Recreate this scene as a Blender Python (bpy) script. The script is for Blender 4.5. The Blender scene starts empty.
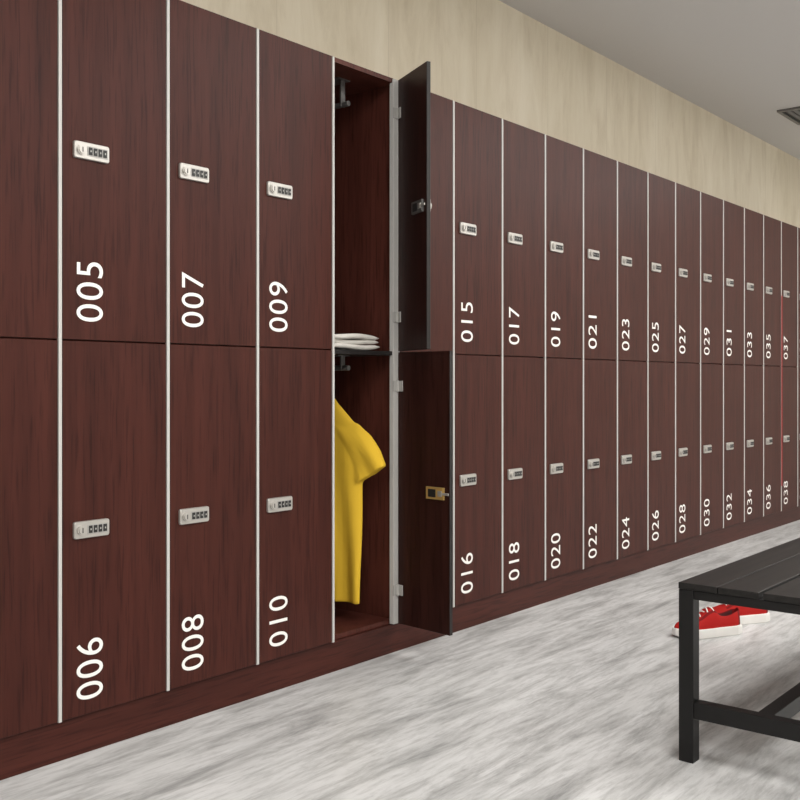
import bpy, bmesh, math, random
from mathutils import Vector, Matrix
random.seed(3)
scene=bpy.context.scene
try:
    scene.view_settings.view_transform='Standard'
    scene.view_settings.look='None'
except Exception: pass

F=1000.0; TH=math.atan(820/F); CT=math.cos(TH); ST=math.sin(TH)
D=2.166; CAMZ=0.919
X0=1.347; W=0.3209
I0,I1=-5,20           # columns
ZB,ZM,ZT=0.100,1.023,1.950
DEP=0.50; WALLY=0.52; CEIL=2.76; PLY=0.012

# ---------------------------------------------------------------- materials
def mat(name,col=(.5,.5,.5),rough=.5,metal=0,spec=.5):
    m=bpy.data.materials.new(name); m.use_nodes=True
    b=m.node_tree.nodes['Principled BSDF']
    b.inputs['Base Color'].default_value=(*col,1); b.inputs['Roughness'].default_value=rough
    b.inputs['Metallic'].default_value=metal
    b.inputs['Specular IOR Level'].default_value=spec
    return m
def nd(m,t,**k):
    n=m.node_tree.nodes.new(t)
    for a,v in k.items(): setattr(n,a,v)
    return n
def lk(m,a,b): m.node_tree.links.new(a,b)
def bsdf(m): return m.node_tree.nodes['Principled BSDF']
def ramp(m,stops):
    r=nd(m,'ShaderNodeValToRGB'); e=r.color_ramp.elements
    while len(e)<len(stops): e.new(.5)
    for i,(p,c) in enumerate(stops):
        e[i].position=p; e[i].color=(*c,1)
    return r
def coords(m,scale,rand=False):
    tc=nd(m,'ShaderNodeTexCoord'); mp=nd(m,'ShaderNodeMapping')
    mp.inputs['Scale'].default_value=scale
    src=tc.outputs['Object']
    if rand:
        oi=nd(m,'ShaderNodeObjectInfo'); va=nd(m,'ShaderNodeVectorMath',operation='SCALE')
        cx=nd(m,'ShaderNodeCombineXYZ')
        for i in range(3): lk(m,oi.outputs['Random'],cx.inputs[i])
        lk(m,cx.outputs[0],va.inputs[0]); va.inputs['Scale'].default_value=23
        ad=nd(m,'ShaderNodeVectorMath',operation='ADD'); lk(m,src,ad.inputs[0]); lk(m,va.outputs[0],ad.inputs[1]); src=ad.outputs[0]
    lk(m,src,mp.inputs['Vector']); return mp
def noise(m,mp,scale,detail=6,rough=.6,dist=0):
    n=nd(m,'ShaderNodeTexNoise'); n.inputs['Scale'].default_value=scale
    n.inputs['Detail'].default_value=detail; n.inputs['Roughness'].default_value=rough
    n.inputs['Distortion'].default_value=dist
    lk(m,mp.outputs[0],n.inputs['Vector']); return n
def mixc(m,a,b,fac,bt='MIX'):
    x=nd(m,'ShaderNodeMix',data_type='RGBA',blend_type=bt)
    if isinstance(fac,float): x.inputs['Factor'].default_value=fac
    else: lk(m,fac,x.inputs['Factor'])
    for s,v in ((6,a),(7,b)):
        if isinstance(v,tuple): x.inputs[s].default_value=(*v,1)
        else: lk(m,v,x.inputs[s])
    return x.outputs[2]

def wood(name,scale,c1,c2,c3,rough=.42,rand=True,fine=.6):
    m=mat(name,rough=rough,spec=.16)
    mp=coords(m,scale,rand)
    n1=noise(m,mp,1.0,5,.55,.15)
    r1=ramp(m,[(.28,c1),(.5,c2),(.75,c3)]); lk(m,n1.outputs['Fac'],r1.inputs[0])
    mp2=coords(m,tuple(s*5.0 for s in scale),rand)
    n2=noise(m,mp2,1.0,3,.5)
    r2=ramp(m,[(.33,(.38,.35,.35)),(.48,(1,1,1))]); lk(m,n2.outputs['Fac'],r2.inputs[0])
    lk(m,mixc(m,r1.outputs[0],r2.outputs[0],fine,'MULTIPLY'),bsdf(m).inputs['Base Color'])
    return m
C1,C2,C3=(.042,.0112,.0078),(.056,.0150,.0104),(.070,.0190,.0132)
M_door=wood('mahogany_laminate',(30,30,1.5),C1,C2,C3)
M_plin=wood('mahogany_plinth',(1.5,30,30),C1,C2,C3,.4,False)
M_in=wood('mahogany_interior',(22,22,1.3),(.070,.020,.014),(.092,.027,.019),(.115,.034,.024),.45)
M_edge=mat('black_core_edge',(.012,.010,.010),.35)
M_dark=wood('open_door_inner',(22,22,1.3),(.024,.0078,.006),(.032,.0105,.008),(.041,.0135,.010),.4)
M_white=mat('grey_white_strip',(.54,.53,.51),.45)
M_num=mat('number_white',(.88,.86,.83),.5)
M_metal=mat('brushed_silver',(.52,.50,.47),.38,.6)
M_dial=mat('dial_window_grey',(.42,.41,.39),.5)
M_chrome=mat('chrome',(.6,.6,.6),.22,1)
M_black=mat('black_plastic',(.015,.015,.015),.45)
M_brass=mat('brass',(.78,.53,.18),.35,.6)
M_lockbox=mat('lock_box_grey',(.16,.155,.15),.4,.4)

M_wall=mat('veneer_wall',rough=.6,spec=.25)
mp=coords(M_wall,(9,9,1.8)); n=noise(M_wall,mp,1,7,.7,.5)
r=ramp(M_wall,[(.28,(.66,.585,.45)),(.5,(.765,.695,.555)),(.75,(.83,.77,.635))]); lk(M_wall,n.outputs['Fac'],r.inputs[0])
mp=coords(M_wall,(1.6,1.6,.15)); nb=noise(M_wall,mp,1,2,.5)
rb=ramp(M_wall,[(.4,(.92,.91,.885)),(.58,(1,1,1))]); lk(M_wall,nb.outputs['Fac'],rb.inputs[0])
wc=mixc(M_wall,r.outputs[0],rb.outputs[0],1.0,'MULTIPLY')
br=nd(M_wall,'ShaderNodeTexCoord'); sx=nd(M_wall,'ShaderNodeSeparateXYZ'); lk(M_wall,br.outputs['Object'],sx.inputs[0])
md=nd(M_wall,'ShaderNodeMath',operation='PINGPONG'); lk(M_wall,sx.outputs[0],md.inputs[0]); md.inputs[1].default_value=.32
lt=nd(M_wall,'ShaderNodeMath',operation='LESS_THAN'); lk(M_wall,md.outputs[0],lt.inputs[0]); lt.inputs[1].default_value=.002
lk(M_wall,mixc(M_wall,wc,(.62,.55,.42),lt.outputs[0]),bsdf(M_wall).inputs['Base Color'])
M_plain=mat('painted_wall',(.58,.56,.52),.7)
M_ceil=mat('ceiling_paint',(.64,.63,.62),.8,spec=.2)
# floor
M_floor=mat('brushed_stone_floor',rough=.42,spec=.35)
mp=coords(M_floor,(2.4,15,1)); n=noise(M_floor,mp,1,9,.72,.4)
r=ramp(M_floor,[(.28,(.25,.25,.247)),(.42,(.44,.44,.435)),(.54,(.60,.60,.595)),(.72,(.71,.71,.71))]); lk(M_floor,n.outputs['Fac'],r.inputs[0])
mp=coords(M_floor,(9,60,1)); n2=noise(M_floor,mp,1,6,.7,.3)
r2=ramp(M_floor,[(.33,(.64,.64,.64)),(.52,(1,1,1))]); lk(M_floor,n2.outputs['Fac'],r2.inputs[0])
mp=coords(M_floor,(1.0,2.2,1)); n3=noise(M_floor,mp,1,4,.55)
r3=ramp(M_floor,[(.35,(.84,.84,.84)),(.6,(1,1,1))]); lk(M_floor,n3.outputs['Fac'],r3.inputs[0])
c=mixc(M_floor,r.outputs[0],r2.outputs[0],.7,'MULTIPLY'); c=mixc(M_floor,c,r3.outputs[0],1.0,'MULTIPLY')
lk(M_floor,c,bsdf(M_floor).inputs['Base Color'])
# bench black
M_bench=mat('black_bench_frame',(.008,.0075,.0075),.45,spec=.3)
M_slat=mat('black_stained_slat',rough=.45,spec=.3)
mp=coords(M_slat,(2,60,60)); n=noise(M_slat,mp,1,4)
r=ramp(M_slat,[(.3,(.006,.0055,.005)),(.7,(.020,.018,.017))]); lk(M_slat,n.outputs['Fac'],r.inputs[0]); lk(M_slat,r.outputs[0],bsdf(M_slat).inputs['Base Color'])
M_yel=mat('yellow_cotton',(.80,.51,.045),.9,spec=.1)
mp=coords(M_yel,(500,500,500)); n=noise(M_yel,mp,1,2)
bp=nd(M_yel,'ShaderNodeBump'); bp.inputs['Strength'].default_value=.15; bp.inputs['Distance'].default_value=.001
lk(M_yel,n.outputs['Fac'],bp.inputs['Height']); lk(M_yel,bp.outputs[0],bsdf(M_yel).inputs['Normal'])
M_towel=mat('white_terry',(.78,.75,.70),.95,spec=.1)
mp=coords(M_towel,(300,300,300)); n=noise(M_towel,mp,1,2)
bp=nd(M_towel,'ShaderNodeBump'); bp.inputs['Strength'].default_value=.5; bp.inputs['Distance'].default_value=.002
lk(M_towel,n.outputs['Fac'],bp.inputs['Height']); lk(M_towel,bp.outputs[0],bsdf(M_towel).inputs['Normal'])
M_red=mat('red_canvas',(.36,.012,.010),.75,spec=.15)
M_red2=mat('dark_red_trim',(.17,.008,.008),.8,spec=.15)
M_sole=mat('white_rubber',(.80,.78,.75),.5)
M_lace=mat('white_lace',(.74,.72,.70),.8)
M_inred=mat('shoe_lining',(.07,.008,.008),.9)
M_strip=mat('red_strip',(.40,.008,.010),.5)
M_lamp=bpy.data.materials.new('added_panel_glow'); M_lamp.use_nodes=True
b=bsdf(M_lamp); b.inputs['Emission Color'].default_value=(1,.97,.92,1); b.inputs['Emission Strength'].default_value=2  # glowing face of the added, unseen ceiling panels

# ---------------------------------------------------------------- helpers
def link(o,parent=None):
    scene.collection.objects.link(o)
    if parent: o.parent=parent
    return o
def empty(name,loc=(0,0,0)):
    e=bpy.data.objects.new(name,None); e.empty_display_size=.1; e.location=loc; return link(e)
def bm_box(bm,a,b,mi=0,M=None):
    a=Vector(a);b=Vector(b)
    vs=[bm.verts.new((x,y,z)) for x in (a.x,b.x) for y in (a.y,b.y) for z in (a.z,b.z)]
    if M is not None:
        for v in vs: v.co=M@v.co
    for f in ((0,1,3,2),(4,6,7,5),(0,4,5,1),(2,3,7,6),(0,2,6,4),(1,5,7,3)):
        fc=bm.faces.new([vs[i] for i in f]); fc.material_index=mi
    return vs
def bm_cyl(bm,c,axis,r,h,mi=0,seg=20,r2=None,M=None):
    rot={'X':Matrix.Rotation(math.pi/2,4,'Y'),'Y':Matrix.Rotation(math.pi/2,4,'X'),'Z':Matrix.Identity(4)}[axis]
    mm=Matrix.Translation(c)@rot
    if M is not None: mm=M@mm
    n0=len(bm.faces)
    bmesh.ops.create_cone(bm,cap_ends=True,segments=seg,radius1=r,radius2=r if r2 is None else r2,depth=h,matrix=mm)
    bm.faces.ensure_lookup_table()
    for f in bm.faces[n0:]: f.material_index=mi
def finish(bm,name,mats,parent=None,bevel=0,smooth=False,loc=None,seg=2):
    bmesh.ops.recalc_face_normals(bm,faces=bm.faces)
    me=bpy.data.meshes.new(name); bm.to_mesh(me); bm.free()
    for m in mats: me.materials.append(m)
    o=bpy.data.objects.new(name,me); link(o,parent)
    if loc: o.location=loc
    if smooth:
        for p in me.polygons: p.use_smooth=True
    if bevel:
        bv=o.modifiers.new('bevel','BEVEL'); bv.width=bevel; bv.segments=seg; bv.limit_method='ANGLE'; bv.angle_limit=.6
    return o
def box(name,a,b,m,parent=None,bevel=0):
    bm=bmesh.new(); bm_box(bm,a,b); return finish(bm,name,[m],parent,bevel)

# ---------------------------------------------------------------- room
RX0,RX1,RY0=-2.6,9.2,-4.4
box('floor',(RX0-.1,RY0-.1,-.1),(RX1+.1,WALLY+.1,0),M_floor)
box('ceiling',(RX0-.1,RY0-.1,CEIL),(RX1+.1,WALLY+.1,CEIL+.1),M_ceil)
box('wall_back',(RX0-.1,WALLY,0),(RX1+.1,WALLY+.1,CEIL),M_wall)
box('wall_front',(RX0-.1,RY0-.1,0),(RX1+.1,RY0,CEIL),M_plain)
box('wall_left',(RX0-.1,RY0,0),(RX0,WALLY,CEIL),M_plain)
box('wall_right',(RX1,RY0,0),(RX1+.1,WALLY,CEIL),M_plain)

# ---------------------------------------------------------------- locker bank
bank=empty('locker_bank')
xs=lambda i:X0+W*i
xa,xb=xs(I0),xs(I1)
OPEN=3
# plinth
box('plinth',(xa,PLY,0),(xb,DEP,ZB-.004),M_plin,bank)
bm=bmesh.new()
bm_box(bm,(xa,.022,ZB-.003),(xb,DEP,ZB+.012))
bm_box(bm,(xa,.004,ZT-.014),(xb,DEP,ZT+.001))
bm_box(bm,(xa,DEP-.012,ZB),(xb,DEP,ZT))
finish(bm,'carcass',[M_in],bank)
bm=bmesh.new()
bm_box(bm,(xa,.022,ZM-.008),(xs(OPEN),DEP-.012,ZM+.006))
bm_box(bm,(xs(OPEN+1),.022,ZM-.008),(xb,DEP-.012,ZM+.006))
finish(bm,'shelves',[M_in],bank)
bm=bmesh.new()
bm_box(bm,(xs(OPEN)+.007,.004,ZM-.012),(xs(OPEN+1)-.007,DEP-.012,ZM+.002))
finish(bm,'open_locker_shelf',[M_edge],bank)
bm=bmesh.new(); bw=bmesh.new()
for i in range(I0,I1+1):
    x=xs(i)
    bm_box(bm,(x-.0065,.006,ZB),(x+.0065,DEP-.012,ZT))
    wd=.0045
    if i==OPEN+1:
        bm_box(bw,(x-.026,-.002,ZB),(x+.0065,.016,ZT-.002))
    else:
        bm_box(bw,(x-wd,-.0015,ZB-.002),(x+wd,.0059,ZT-.001))
finish(bm,'divider_panels',[M_in],bank)
finish(bw,'white_edge_strips',[M_white],bank,bevel=.0008,seg=1)
# door mesh (shared): origin lower-left
def door_mesh(name,h,w=None,mats=(M_door,M_edge)):
    bm=bmesh.new(); ww=w or (W-.013)
    bm_box(bm,(0,0,0),(ww,.014,h))
    bmesh.ops.recalc_face_normals(bm,faces=bm.faces)
    for f in bm.faces:
        if abs(f.normal.y)<.5: f.material_index=1
    bmesh.ops.bevel(bm,geom=list(bm.edges),offset=.0009,segments=1,affect='EDGES')
    me=bpy.data.meshes.new(name); bm.to_mesh(me); bm.free()
    for m in mats: me.materials.append(m)
    return me
DU=door_mesh('upper_door',ZT-ZM-.0025); DL=door_mesh('lower_door',ZM-ZB-.002)
# lock mesh: origin left/centre, plate 0..0.1 x, z +-.024, front -y
def lock_mesh():
    bm=bmesh.new()
    r=.006; pts=[]
    for cx,cz,a0 in ((.1-r,.021-r,0),(r,.021-r,90),(r,-.021+r,180),(.1-r,-.021+r,270)):
        for k in range(6):
            a=math.radians(a0+18*k); pts.append((cx+r*math.cos(a),cz+r*math.sin(a)))
    f0=[bm.verts.new((x,0,z)) for x,z in pts]; f1=[bm.verts.new((x,-.006,z)) for x,z in pts]
    f2=[bm.verts.new((.05+(x-.05)*.97,-.008,z*.93)) for x,z in pts]
    bm.faces.new(f2); bm.faces.new(f0[::-1])
    n=len(pts)
    for A,B in ((f0,f1),(f1,f2)):
        for k in range(n): bm.faces.new((A[k],A[(k+1)%n],B[(k+1)%n],B[k]))
    bm_cyl(bm,(.019,-.0100,0),'Y',.0125,.005,2)
    bm_cyl(bm,(.019,-.0135,0),'Y',.0095,.003,0)
    bm_box(bm,(.0178,-.0156,-.006),(.0202,-.0148,.006),1)
    bm_box(bm,(.036,-.0088,-.012),(.094,-.0078,.012),3)
    for k in range(4):
        x=.0395+k*.0138
        bm_box(bm,(x,-.0112,-.009),(x+.0092,-.0086,.009),1)
        bm_box(bm,(x+.003,-.0116,-.0022),(x+.0062,-.0111,.0022),3)
    bmesh.ops.recalc_face_normals(bm,faces=bm.faces)
    me=bpy.data.meshes.new('combination_lock'); bm.to_mesh(me); bm.free()
    for m in (M_metal,M_black,M_chrome,M_dial): me.materials.append(m)
    return me
LOCK=lock_mesh()
def number_mesh(s):
    cu=bpy.data.curves.new('num','FONT'); cu.body=s; cu.size=1; cu.space_character=1.10; cu.offset=0.0; cu.resolution_u=6
    o=bpy.data.objects.new('tmp',cu); scene.collection.objects.link(o)
    dg=bpy.context.evaluated_depsgraph_get(); dg.update()
    me=bpy.data.meshes.new_from_object(o.evaluated_get(dg))
    bpy.data.objects.remove(o)
    vx=[v.co.x for v in me.vertices]; vy=[v.co.y for v in me.vertices]
    x0,x1,y0,y1=min(vx),max(vx),min(vy),max(vy)
    for v in me.vertices:
        tx=(v.co.x-x0)/(x1-x0)*.148; ty=(v.co.y-y0)/(y1-y0)*.075
        v.co=(.075-ty,0,tx)
    me.name='locker_number'; me.materials.clear(); me.materials.append(M_num)
    return me
def add(me,name,loc,parent=bank):
    o=bpy.data.objects.new(name,me); o.location=loc; return link(o,parent)
for i in range(I0,I1):
    x=xs(i); n=5+2*i
    if i!=OPEN:
        add(DU,'upper_door_panel',(x+.0065,0,ZM+.0015))
        add(DL,'lower_door_panel',(x+.0065,0,ZB))
        add(LOCK,'combination_lock',(x+.034,0,1.490)); add(LOCK,'combination_lock',(x+.034,0,.557))
        if n>0:
            add(number_mesh('%03d'%n),'number_upper',(x+.044,-.0012,1.070))
            add(number_mesh('%03d'%(n+1)),'number_lower',(x+.044,-.0012,.136))
# open doors
HX=xs(OPEN+1)-.004
def open_door(name,z0,z1,dx,dy,lockm,zl):
    L=math.hypot(dx,dy); ang=math.atan2(dy,dx)
    M=Matrix.Translation((HX,-.004,0))@Matrix.Rotation(ang,4,'Z')
    bm=bmesh.new()
    bm_box(bm,(0,-.0,z0),(L,.014,z1))
    bmesh.ops.recalc_face_normals(bm,faces=bm.faces)
    for f in bm.faces:
        if f.normal.y<-.5: f.material_index=1
        elif f.normal.y>.5: f.material_index=0
        else: f.material_index=2
    bm.transform(M)
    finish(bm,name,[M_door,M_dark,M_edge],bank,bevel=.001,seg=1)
    bm=bmesh.new()
    bm_box(bm,(L-.100,-.008,zl-.020),(L-.022,0,zl+.020),0)
    bm_box(bm,(L-.045,-.011,zl-.009),(L-.028,-.007,zl+.009),1)
    bm_box(bm,(L-.030,-.010,zl-.004),(L+.002,-.007,zl+.004),1)
    bm_box(bm,(L-.090,-.0092,zl-.013),(L-.056,-.0075,zl+.013),2)
    bm_box(bm,(L-.085,.014,zl-.020),(L-.015,.022,zl+.020),1)
    bm_cyl(bm,(L-.030,.024,zl),'Y',.011,.008,1)
    bm.transform(M)
    finish(bm,name+'_lock',[lockm,M_metal,M_black],bank,bevel=.001)
    bm=bmesh.new()
    for zz in (z0+.115,z1-.115):
        bm_box(bm,(0.002,-.004,zz-.018),(.024,0,zz+.018),0)
        bm_cyl(bm,(.002,-.004,zz),'Z',.005,.038,0)
    bm.transform(M)
    for zz in (z0+.115,z1-.115):
        bm_box(bm,(HX-.024,-.005,zz-.018),(HX-.004,.0,zz+.018),0)
    finish(bm,name+'_hinges',[M_dial],bank,bevel=.001)
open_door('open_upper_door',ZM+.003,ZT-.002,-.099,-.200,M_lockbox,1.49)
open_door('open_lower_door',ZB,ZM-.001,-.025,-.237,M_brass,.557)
# hooks / rails inside open locker
for nm,z in (('upper_hook_rail',ZT-.100),('lower_hook_rail',ZM-.055)):
    bm=bmesh.new()
    xm=xs(OPEN)+.16
    up=ZT-.014 if z>1.5 else ZM-.012
    bm_cyl(bm,(xm,.23,z),'Y',.009,.30,0)
    bm_box(bm,(xm-.03,.10,up-.004),(xm+.03,.36,up),0)
    bm_box(bm,(xm-.010,.105,z-.008),(xm+.010,.112,up),0)
    bm_box(bm,(xm-.010,.348,z-.008),(xm+.010,.355,up),0)
    finish(bm,nm,[M_lockbox],bank,bevel=.001)
# thin red strip on divider near 037
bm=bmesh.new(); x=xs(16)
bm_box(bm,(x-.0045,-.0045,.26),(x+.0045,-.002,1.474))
finish(bm,'red_strip',[M_strip],bank)

# ---------------------------------------------------------------- towel
def folded_towel():
    bm=bmesh.new()
    cx=xs(OPEN)+.16
    for l in range(3):
        z=ZM+.0065+l*.0165; o=.006*math.sin(l*2.3)
        n=10; secs=[]
        for k in range(n+1):
            a=-math.pi/2+math.pi*k/n
            secs.append((.055+o-.009*math.cos(a),z+.0085+.0085*math.sin(a)))
        prof=[(.30,z)]+secs+[(.30,z+.017)]
        cols=[]
        NX=14
        for q in range(NX+1):
            u=q/NX; xx=cx-.115+.23*u+o*.6; e=1-abs(2*u-1)**8
            sag=.0025*math.sin(u*7+l*2)
            cols.append([bm.verts.new((xx,y+.004*math.sin(u*5+l),z+.0085+(zz-z-.0085)*(.35+.65*e)+sag)) for y,zz in prof])
        m=len(prof)
        bm.faces.new(cols[0]); bm.faces.new(cols[-1][::-1])
        for A,B in zip(cols,cols[1:]):
            for k in range(m): bm.faces.new((A[k],A[(k+1)%m],B[(k+1)%m],B[k]))
    return finish(bm,'folded_towel',[M_towel],smooth=True)
folded_towel()

# ---------------------------------------------------------------- t-shirt on hanger
def tshirt():
    root=empty('yellow_t_shirt',(0,0,0))
    bm=bmesh.new()
    N=48
    def loft(rings,caps=True):
        vr=[[bm.verts.new(p) for p in r] for r in rings]
        for A,B in zip(vr,vr[1:]):
            for k in range(len(A)): bm.faces.new((A[k],A[(k+1)%len(A)],B[(k+1)%len(B)],B[k]))
        if caps: bm.faces.new(vr[0][::-1]); bm.faces.new(vr[-1])
    hem=.176
    prof=[(hem,.166,.028),(.25,.166,.029),(.35,.165,.030),(.45,.164,.031),(.55,.163,.031),(.60,.163,.031),(.65,.163,.031),(.70,.163,.029),(.745,.155,.026),(.785,.132,.022),(.82,.095,.019),(.85,.063,.017),(.865,.052,.015)]
    rings=[]
    for z,hw,ht in prof:
        r=[]
        fold=max(0,(.80-z)/.6)
        for k in range(N):
            a=2*math.pi*k/N
            u=hw*math.copysign(abs(math.cos(a))**.8,math.cos(a)); v=ht*math.sin(a)
            v+=fold*.012*math.sin(u*62+z*5)+fold*.007*math.sin(u*27+2-z*9)
            r.append((u,v,z))
        rings.append(r)
    loft(rings)
    for s in (1,-1):
        path=[((.085,.795),.030,.018),((.122,.762),.055,.022),((.156,.713),.074,.024),((.184,.662),.079,.024),((.205,.612),.082,.023)]
        rings=[]
        for j,((u0,z0),a_,b_) in enumerate(path):
            r=[]
            for k in range(28):
                a=2*math.pi*k/28
                d=Vector((.86,.51))
                p=Vector((u0,z0))+d*(a_*math.cos(a)-.02)
                v=b_*math.sin(a)+.005*math.sin(a*3+z0*30)+.004*j/4*math.sin(7*math.cos(a))
                r.append((s*p.x,v,p.y))
            rings.append(r)
        loft(rings)
    cx,cy=2.498,.226
    M=Matrix.Translation((cx,cy,0))@Matrix.Rotation(math.radians(-90+7),4,'Z')
    bm.transform(M)
    o=finish(bm,'shirt_body',[M_yel],root,smooth=True)
    rm=o.modifiers.new('rm','REMESH'); rm.mode='VOXEL'; rm.voxel_size=.005; rm.use_smooth_shade=True
    sm=o.modifiers.new('sm','SMOOTH'); sm.iterations=3; sm.factor=.5
    cu=bpy.data.curves.new('hanger','CURVE'); cu.dimensions='3D'; cu.bevel_depth=.003
    def pl(pts):
        s=cu.splines.new('POLY'); s.points.add(len(pts)-1)
        for q,p in zip(s.points,pts): q.co=(*(M@Vector(p)),1)
    hk=[(0,0,.845),(0,0,.925)]+[(.018*math.cos(a)-.0,0,.955+.018*math.sin(a)) for a in [math.radians(-90+25*k) for k in range(11)]]
    pl(hk); pl([(-.12,0,.785),(0,0,.86),(.12,0,.785),(-.12,0,.785)])
    me=bpy.data.objects.new('hanger',cu); cu.materials.append(M_chrome); link(me,root)
tshirt()

# ---------------------------------------------------------------- bench
def bench():
    root=empty('bench',(2.310,-1.147,0))
    L,Wd,H=1.25,.40,.434
    bm=bmesh.new()
    gaps=[.0025,.010,.0025]; sw=(Wd-sum(gaps))/4; y1=0
    for k in range(4):
        bm_box(bm,(0,y1-sw,H-.016),(L,y1,H)); y1-=sw+(gaps[k] if k<3 else 0)
    finish(bm,'slats',[M_slat],root,bevel=.0015)
    bm=bmesh.new(); t=.038
    zt=H-.0165
    for x in (0,L-t):
        for y in (-t,-Wd): bm_box(bm,(x+.001,y+.0005,0),(x+t,y+t-.0005,zt),0)
        bm_box(bm,(x+.003,-Wd+t,zt-.022),(x+t-.003,-t,zt),0)
        bm_box(bm,(x+.003,-Wd+t,.108),(x+t-.003,-t,.148),0)
    for y in (-t,-Wd): bm_box(bm,(t,y+.003,zt-.022),(L-t,y+t-.003,zt),0)
    bm_box(bm,(t-.003,-Wd/2-t/2,.109),(L-t+.003,-Wd/2+t/2,.147),0)
    finish(bm,'frame',[M_bench],root,bevel=.0015)
bench()

# ---------------------------------------------------------------- sneakers
def sneaker(name,loc,ang):
    root=empty(name,loc); root.rotation_euler=(0,0,ang)
    L=.265
    st=[0,.02,.06,.12,.2,.28,.36,.42,.48,.55,.63,.72,.80,.87,.93,.97,.993,1.0]
    def interp(tab,t):
        for (a,va),(b,vb) in zip(tab,tab[1:]):
            if t<=b:
                u=(t-a)/(b-a); u=u*u*(3-2*u); return va+(vb-va)*u
        return tab[-1][1]
    wid=[(0,.012),(.03,.026),(.12,.034),(.35,.035),(.55,.041),(.72,.046),(.85,.043),(.94,.031),(1,.008)]
    top=[(0,.092),(.06,.096),(.2,.080),(.34,.078),(.44,.104),(.52,.098),(.64,.076),(.78,.060),(.9,.053),(1,.040)]
    off=lambda t:.006*math.sin(t*math.pi)
    bm=bmesh.new(); rows=[]; n=22
    for t in st:
        w=interp(wid,t); h=interp(top,t); x=t*L; r=[]
        pit=1 if .045<t<.42 else 0
        for k in range(n+1):
            a=math.pi*k/n; c=math.cos(a); s=math.sin(a)
            narrow=.62 if t<.45 else .62+.3*min(1,(t-.45)/.4)
            yy=w*math.copysign(abs(c)**.6,c); zz=.026+(h-.026)*(abs(s)**.75)
            yy*=1-(1-narrow)*abs(s)*.6
            if pit and abs(c)<.45: 
                zz=.042; 
            r.append(bm.verts.new((x,yy+off(t),zz)))
        rows.append(r)
    for ia,(A,B) in enumerate(zip(rows,rows[1:])):
        tm=(st[ia]+st[ia+1])/2
        for k in range(n):
            f=bm.faces.new((A[k],A[k+1],B[k+1],B[k]))
            c=abs(math.cos(math.pi*(k+.5)/n))
            if .045<tm<.44 and c<.5: f.material_index=1
            elif tm<.07 or (.42<tm<.70 and .45<c<.62) or (.045<tm<.44 and c<.62): f.material_index=2
    bm.faces.new(rows[0]); bm.faces.new(rows[-1][::-1])
    o=finish(bm,'upper',[M_red,M_inred,M_red2],root,smooth=True)
    ss=o.modifiers.new('s','SUBSURF'); ss.levels=1; ss.render_levels=2
    bm=bmesh.new(); out=[]
    for sgn in (1,-1):
        seq=st if sgn==1 else st[::-1]
        for t in seq:
            w=interp(wid,t)+.005; out.append((t*(L+.010)-.005,sgn*w+off(t)))
    rings=[]
    for z,sc in ((0.0,.97),(.004,1),(.028,1.0),(.034,.985)):
        rings.append([bm.verts.new((L/2+(x-L/2)*sc,y*sc,z+(.006*max(0,x/L-.85)/.15 if z<.005 else 0))) for x,y in out])
    m=len(out)
    for A,B in zip(rings,rings[1:]):
        for k in range(m): bm.faces.new((A[k],A[(k+1)%m],B[(k+1)%m],B[k]))
    bm.faces.new(rings[0][::-1]); bm.faces.new(rings[-1])
    bmesh.ops.remove_doubles(bm,verts=bm.verts,dist=.0003)
    finish(bm,'sole',[M_sole],root,bevel=.001)
    cu=bpy.data.curves.new('laces','CURVE'); cu.dimensions='3D'; cu.bevel_depth=.0024
    for k in range(5):
        t=.48+.052*k; w=.020; h=interp(top,t)
        s=cu.splines.new('NURBS'); s.points.add(4); s.order_u=3; s.use_endpoint_u=True
        for q,(yy,dz) in zip(s.points,((-w*1.0,-.010),(-w*.6,-.001),(0,.003),(w*.6,-.001),(w*1.0,-.010))):
            q.co=(t*L+(.006 if k%2 else -.006)*yy/w,yy+off(t),h+dz,1)
    cu.materials.append(M_lace); link(bpy.data.objects.new('laces',cu),root)
def unproj(px,py):   # floor point measured from the photograph
    Z=CAMZ/((py-382.6)/F); X=(px-400)/F*Z
    return (X*ST+Z*CT, -D-X*CT+Z*ST)
def shoe_from(name,heel,toe):
    h=unproj(*heel); t=unproj(*toe)
    sneaker(name,(h[0],h[1],0.0),math.atan2(t[1]-h[1],t[0]-h[0]))
shoe_from('sneaker',(738,632),(667,638))
shoe_from('sneaker',(766,620),(700,624))

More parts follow.
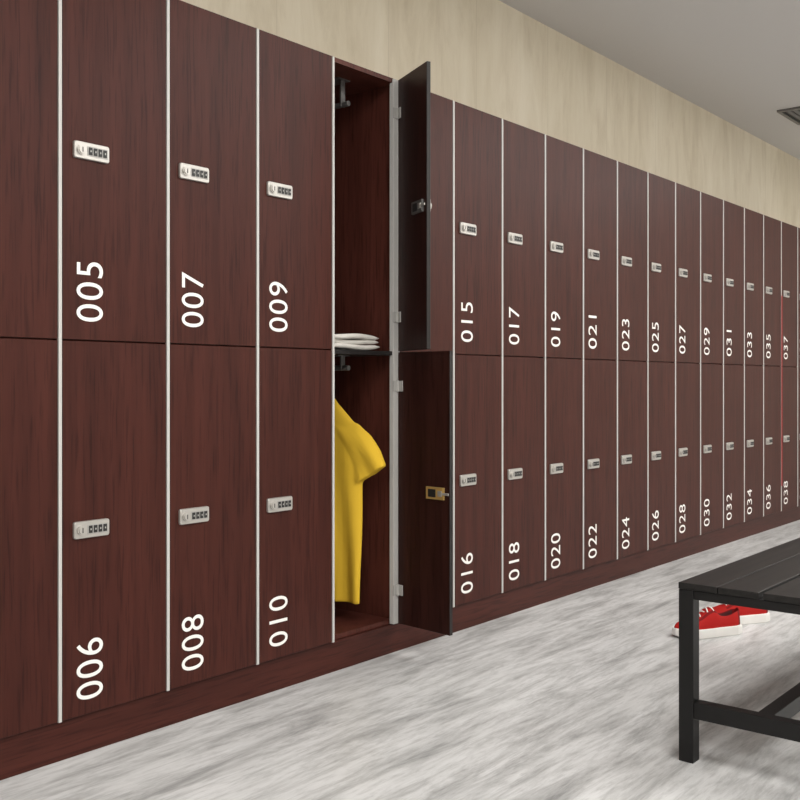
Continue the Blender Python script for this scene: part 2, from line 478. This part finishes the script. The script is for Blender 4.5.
# ---------------------------------------------------------------- ceiling vent
bm=bmesh.new()
vx,vy,vw=7.06,-.07,.22
zc=CEIL
for a,b in (((-vw,-vw),(vw,-vw+.025)),((-vw,vw-.025),(vw,vw)),((-vw,-vw+.025),(-vw+.025,vw-.025)),((vw-.025,-vw+.025),(vw,vw-.025))):
    bm_box(bm,(vx+a[0],vy+a[1],zc-.014),(vx+b[0],vy+b[1],zc),0)
bm_box(bm,(vx-vw+.02,vy-vw+.02,zc-.003),(vx+vw-.02,vy+vw-.02,zc),1)
for k in range(9):
    y=vy-vw+.045+k*.0415
    M=Matrix.Translation((vx,y,zc-.009))@Matrix.Rotation(-.6,4,'X')
    bm_box(bm,(-vw+.025,-.009,-.0015),(vw-.025,.009,.0015),2,M)
finish(bm,'ceiling_vent',[M_lockbox,M_black,M_lockbox])

# ---------------------------------------------------------------- lights
def panel(x,y,e,sx=1.2,sy=.9):  # ceiling panels out of frame, added to light the room softly
    root=empty('added_ceiling_light',(x,y,CEIL))
    bm=bmesh.new()
    bm_box(bm,(-sx/2-.02,-sy/2-.02,-.03),(sx/2+.02,sy/2+.02,0),0)
    bm_box(bm,(-sx/2,-sy/2,-.034),(sx/2,sy/2,-.0305),1)
    finish(bm,'added_panel',[M_white,M_lamp],root)
    l=bpy.data.lights.new('added_lamp','AREA'); l.shape='RECTANGLE'; l.size=sx; l.size_y=sy; l.energy=e; l.color=(1,.98,.955)
    o=bpy.data.objects.new('added_lamp',l); o.location=(0,0,-.04); link(o,root)
for x in (-.9,1.3,3.5,5.7,7.9):
    panel(x,-1.8,25); panel(x,-3.5,36)

# ---------------------------------------------------------------- world, camera
w=bpy.data.worlds.new('World'); scene.world=w; w.use_nodes=True
w.node_tree.nodes['Background'].inputs[0].default_value=(.8,.8,.8,1)
w.node_tree.nodes['Background'].inputs[1].default_value=.3
cam=bpy.data.cameras.new('Camera'); co=bpy.data.objects.new('Camera',cam); link(co)
cam.sensor_width=36; cam.lens=45; cam.shift_y=-17.4/800; cam.clip_start=.05
co.location=(0,-D,CAMZ); co.rotation_euler=(math.pi/2,0,math.atan2(ST,CT)-math.pi/2)
scene.camera=co
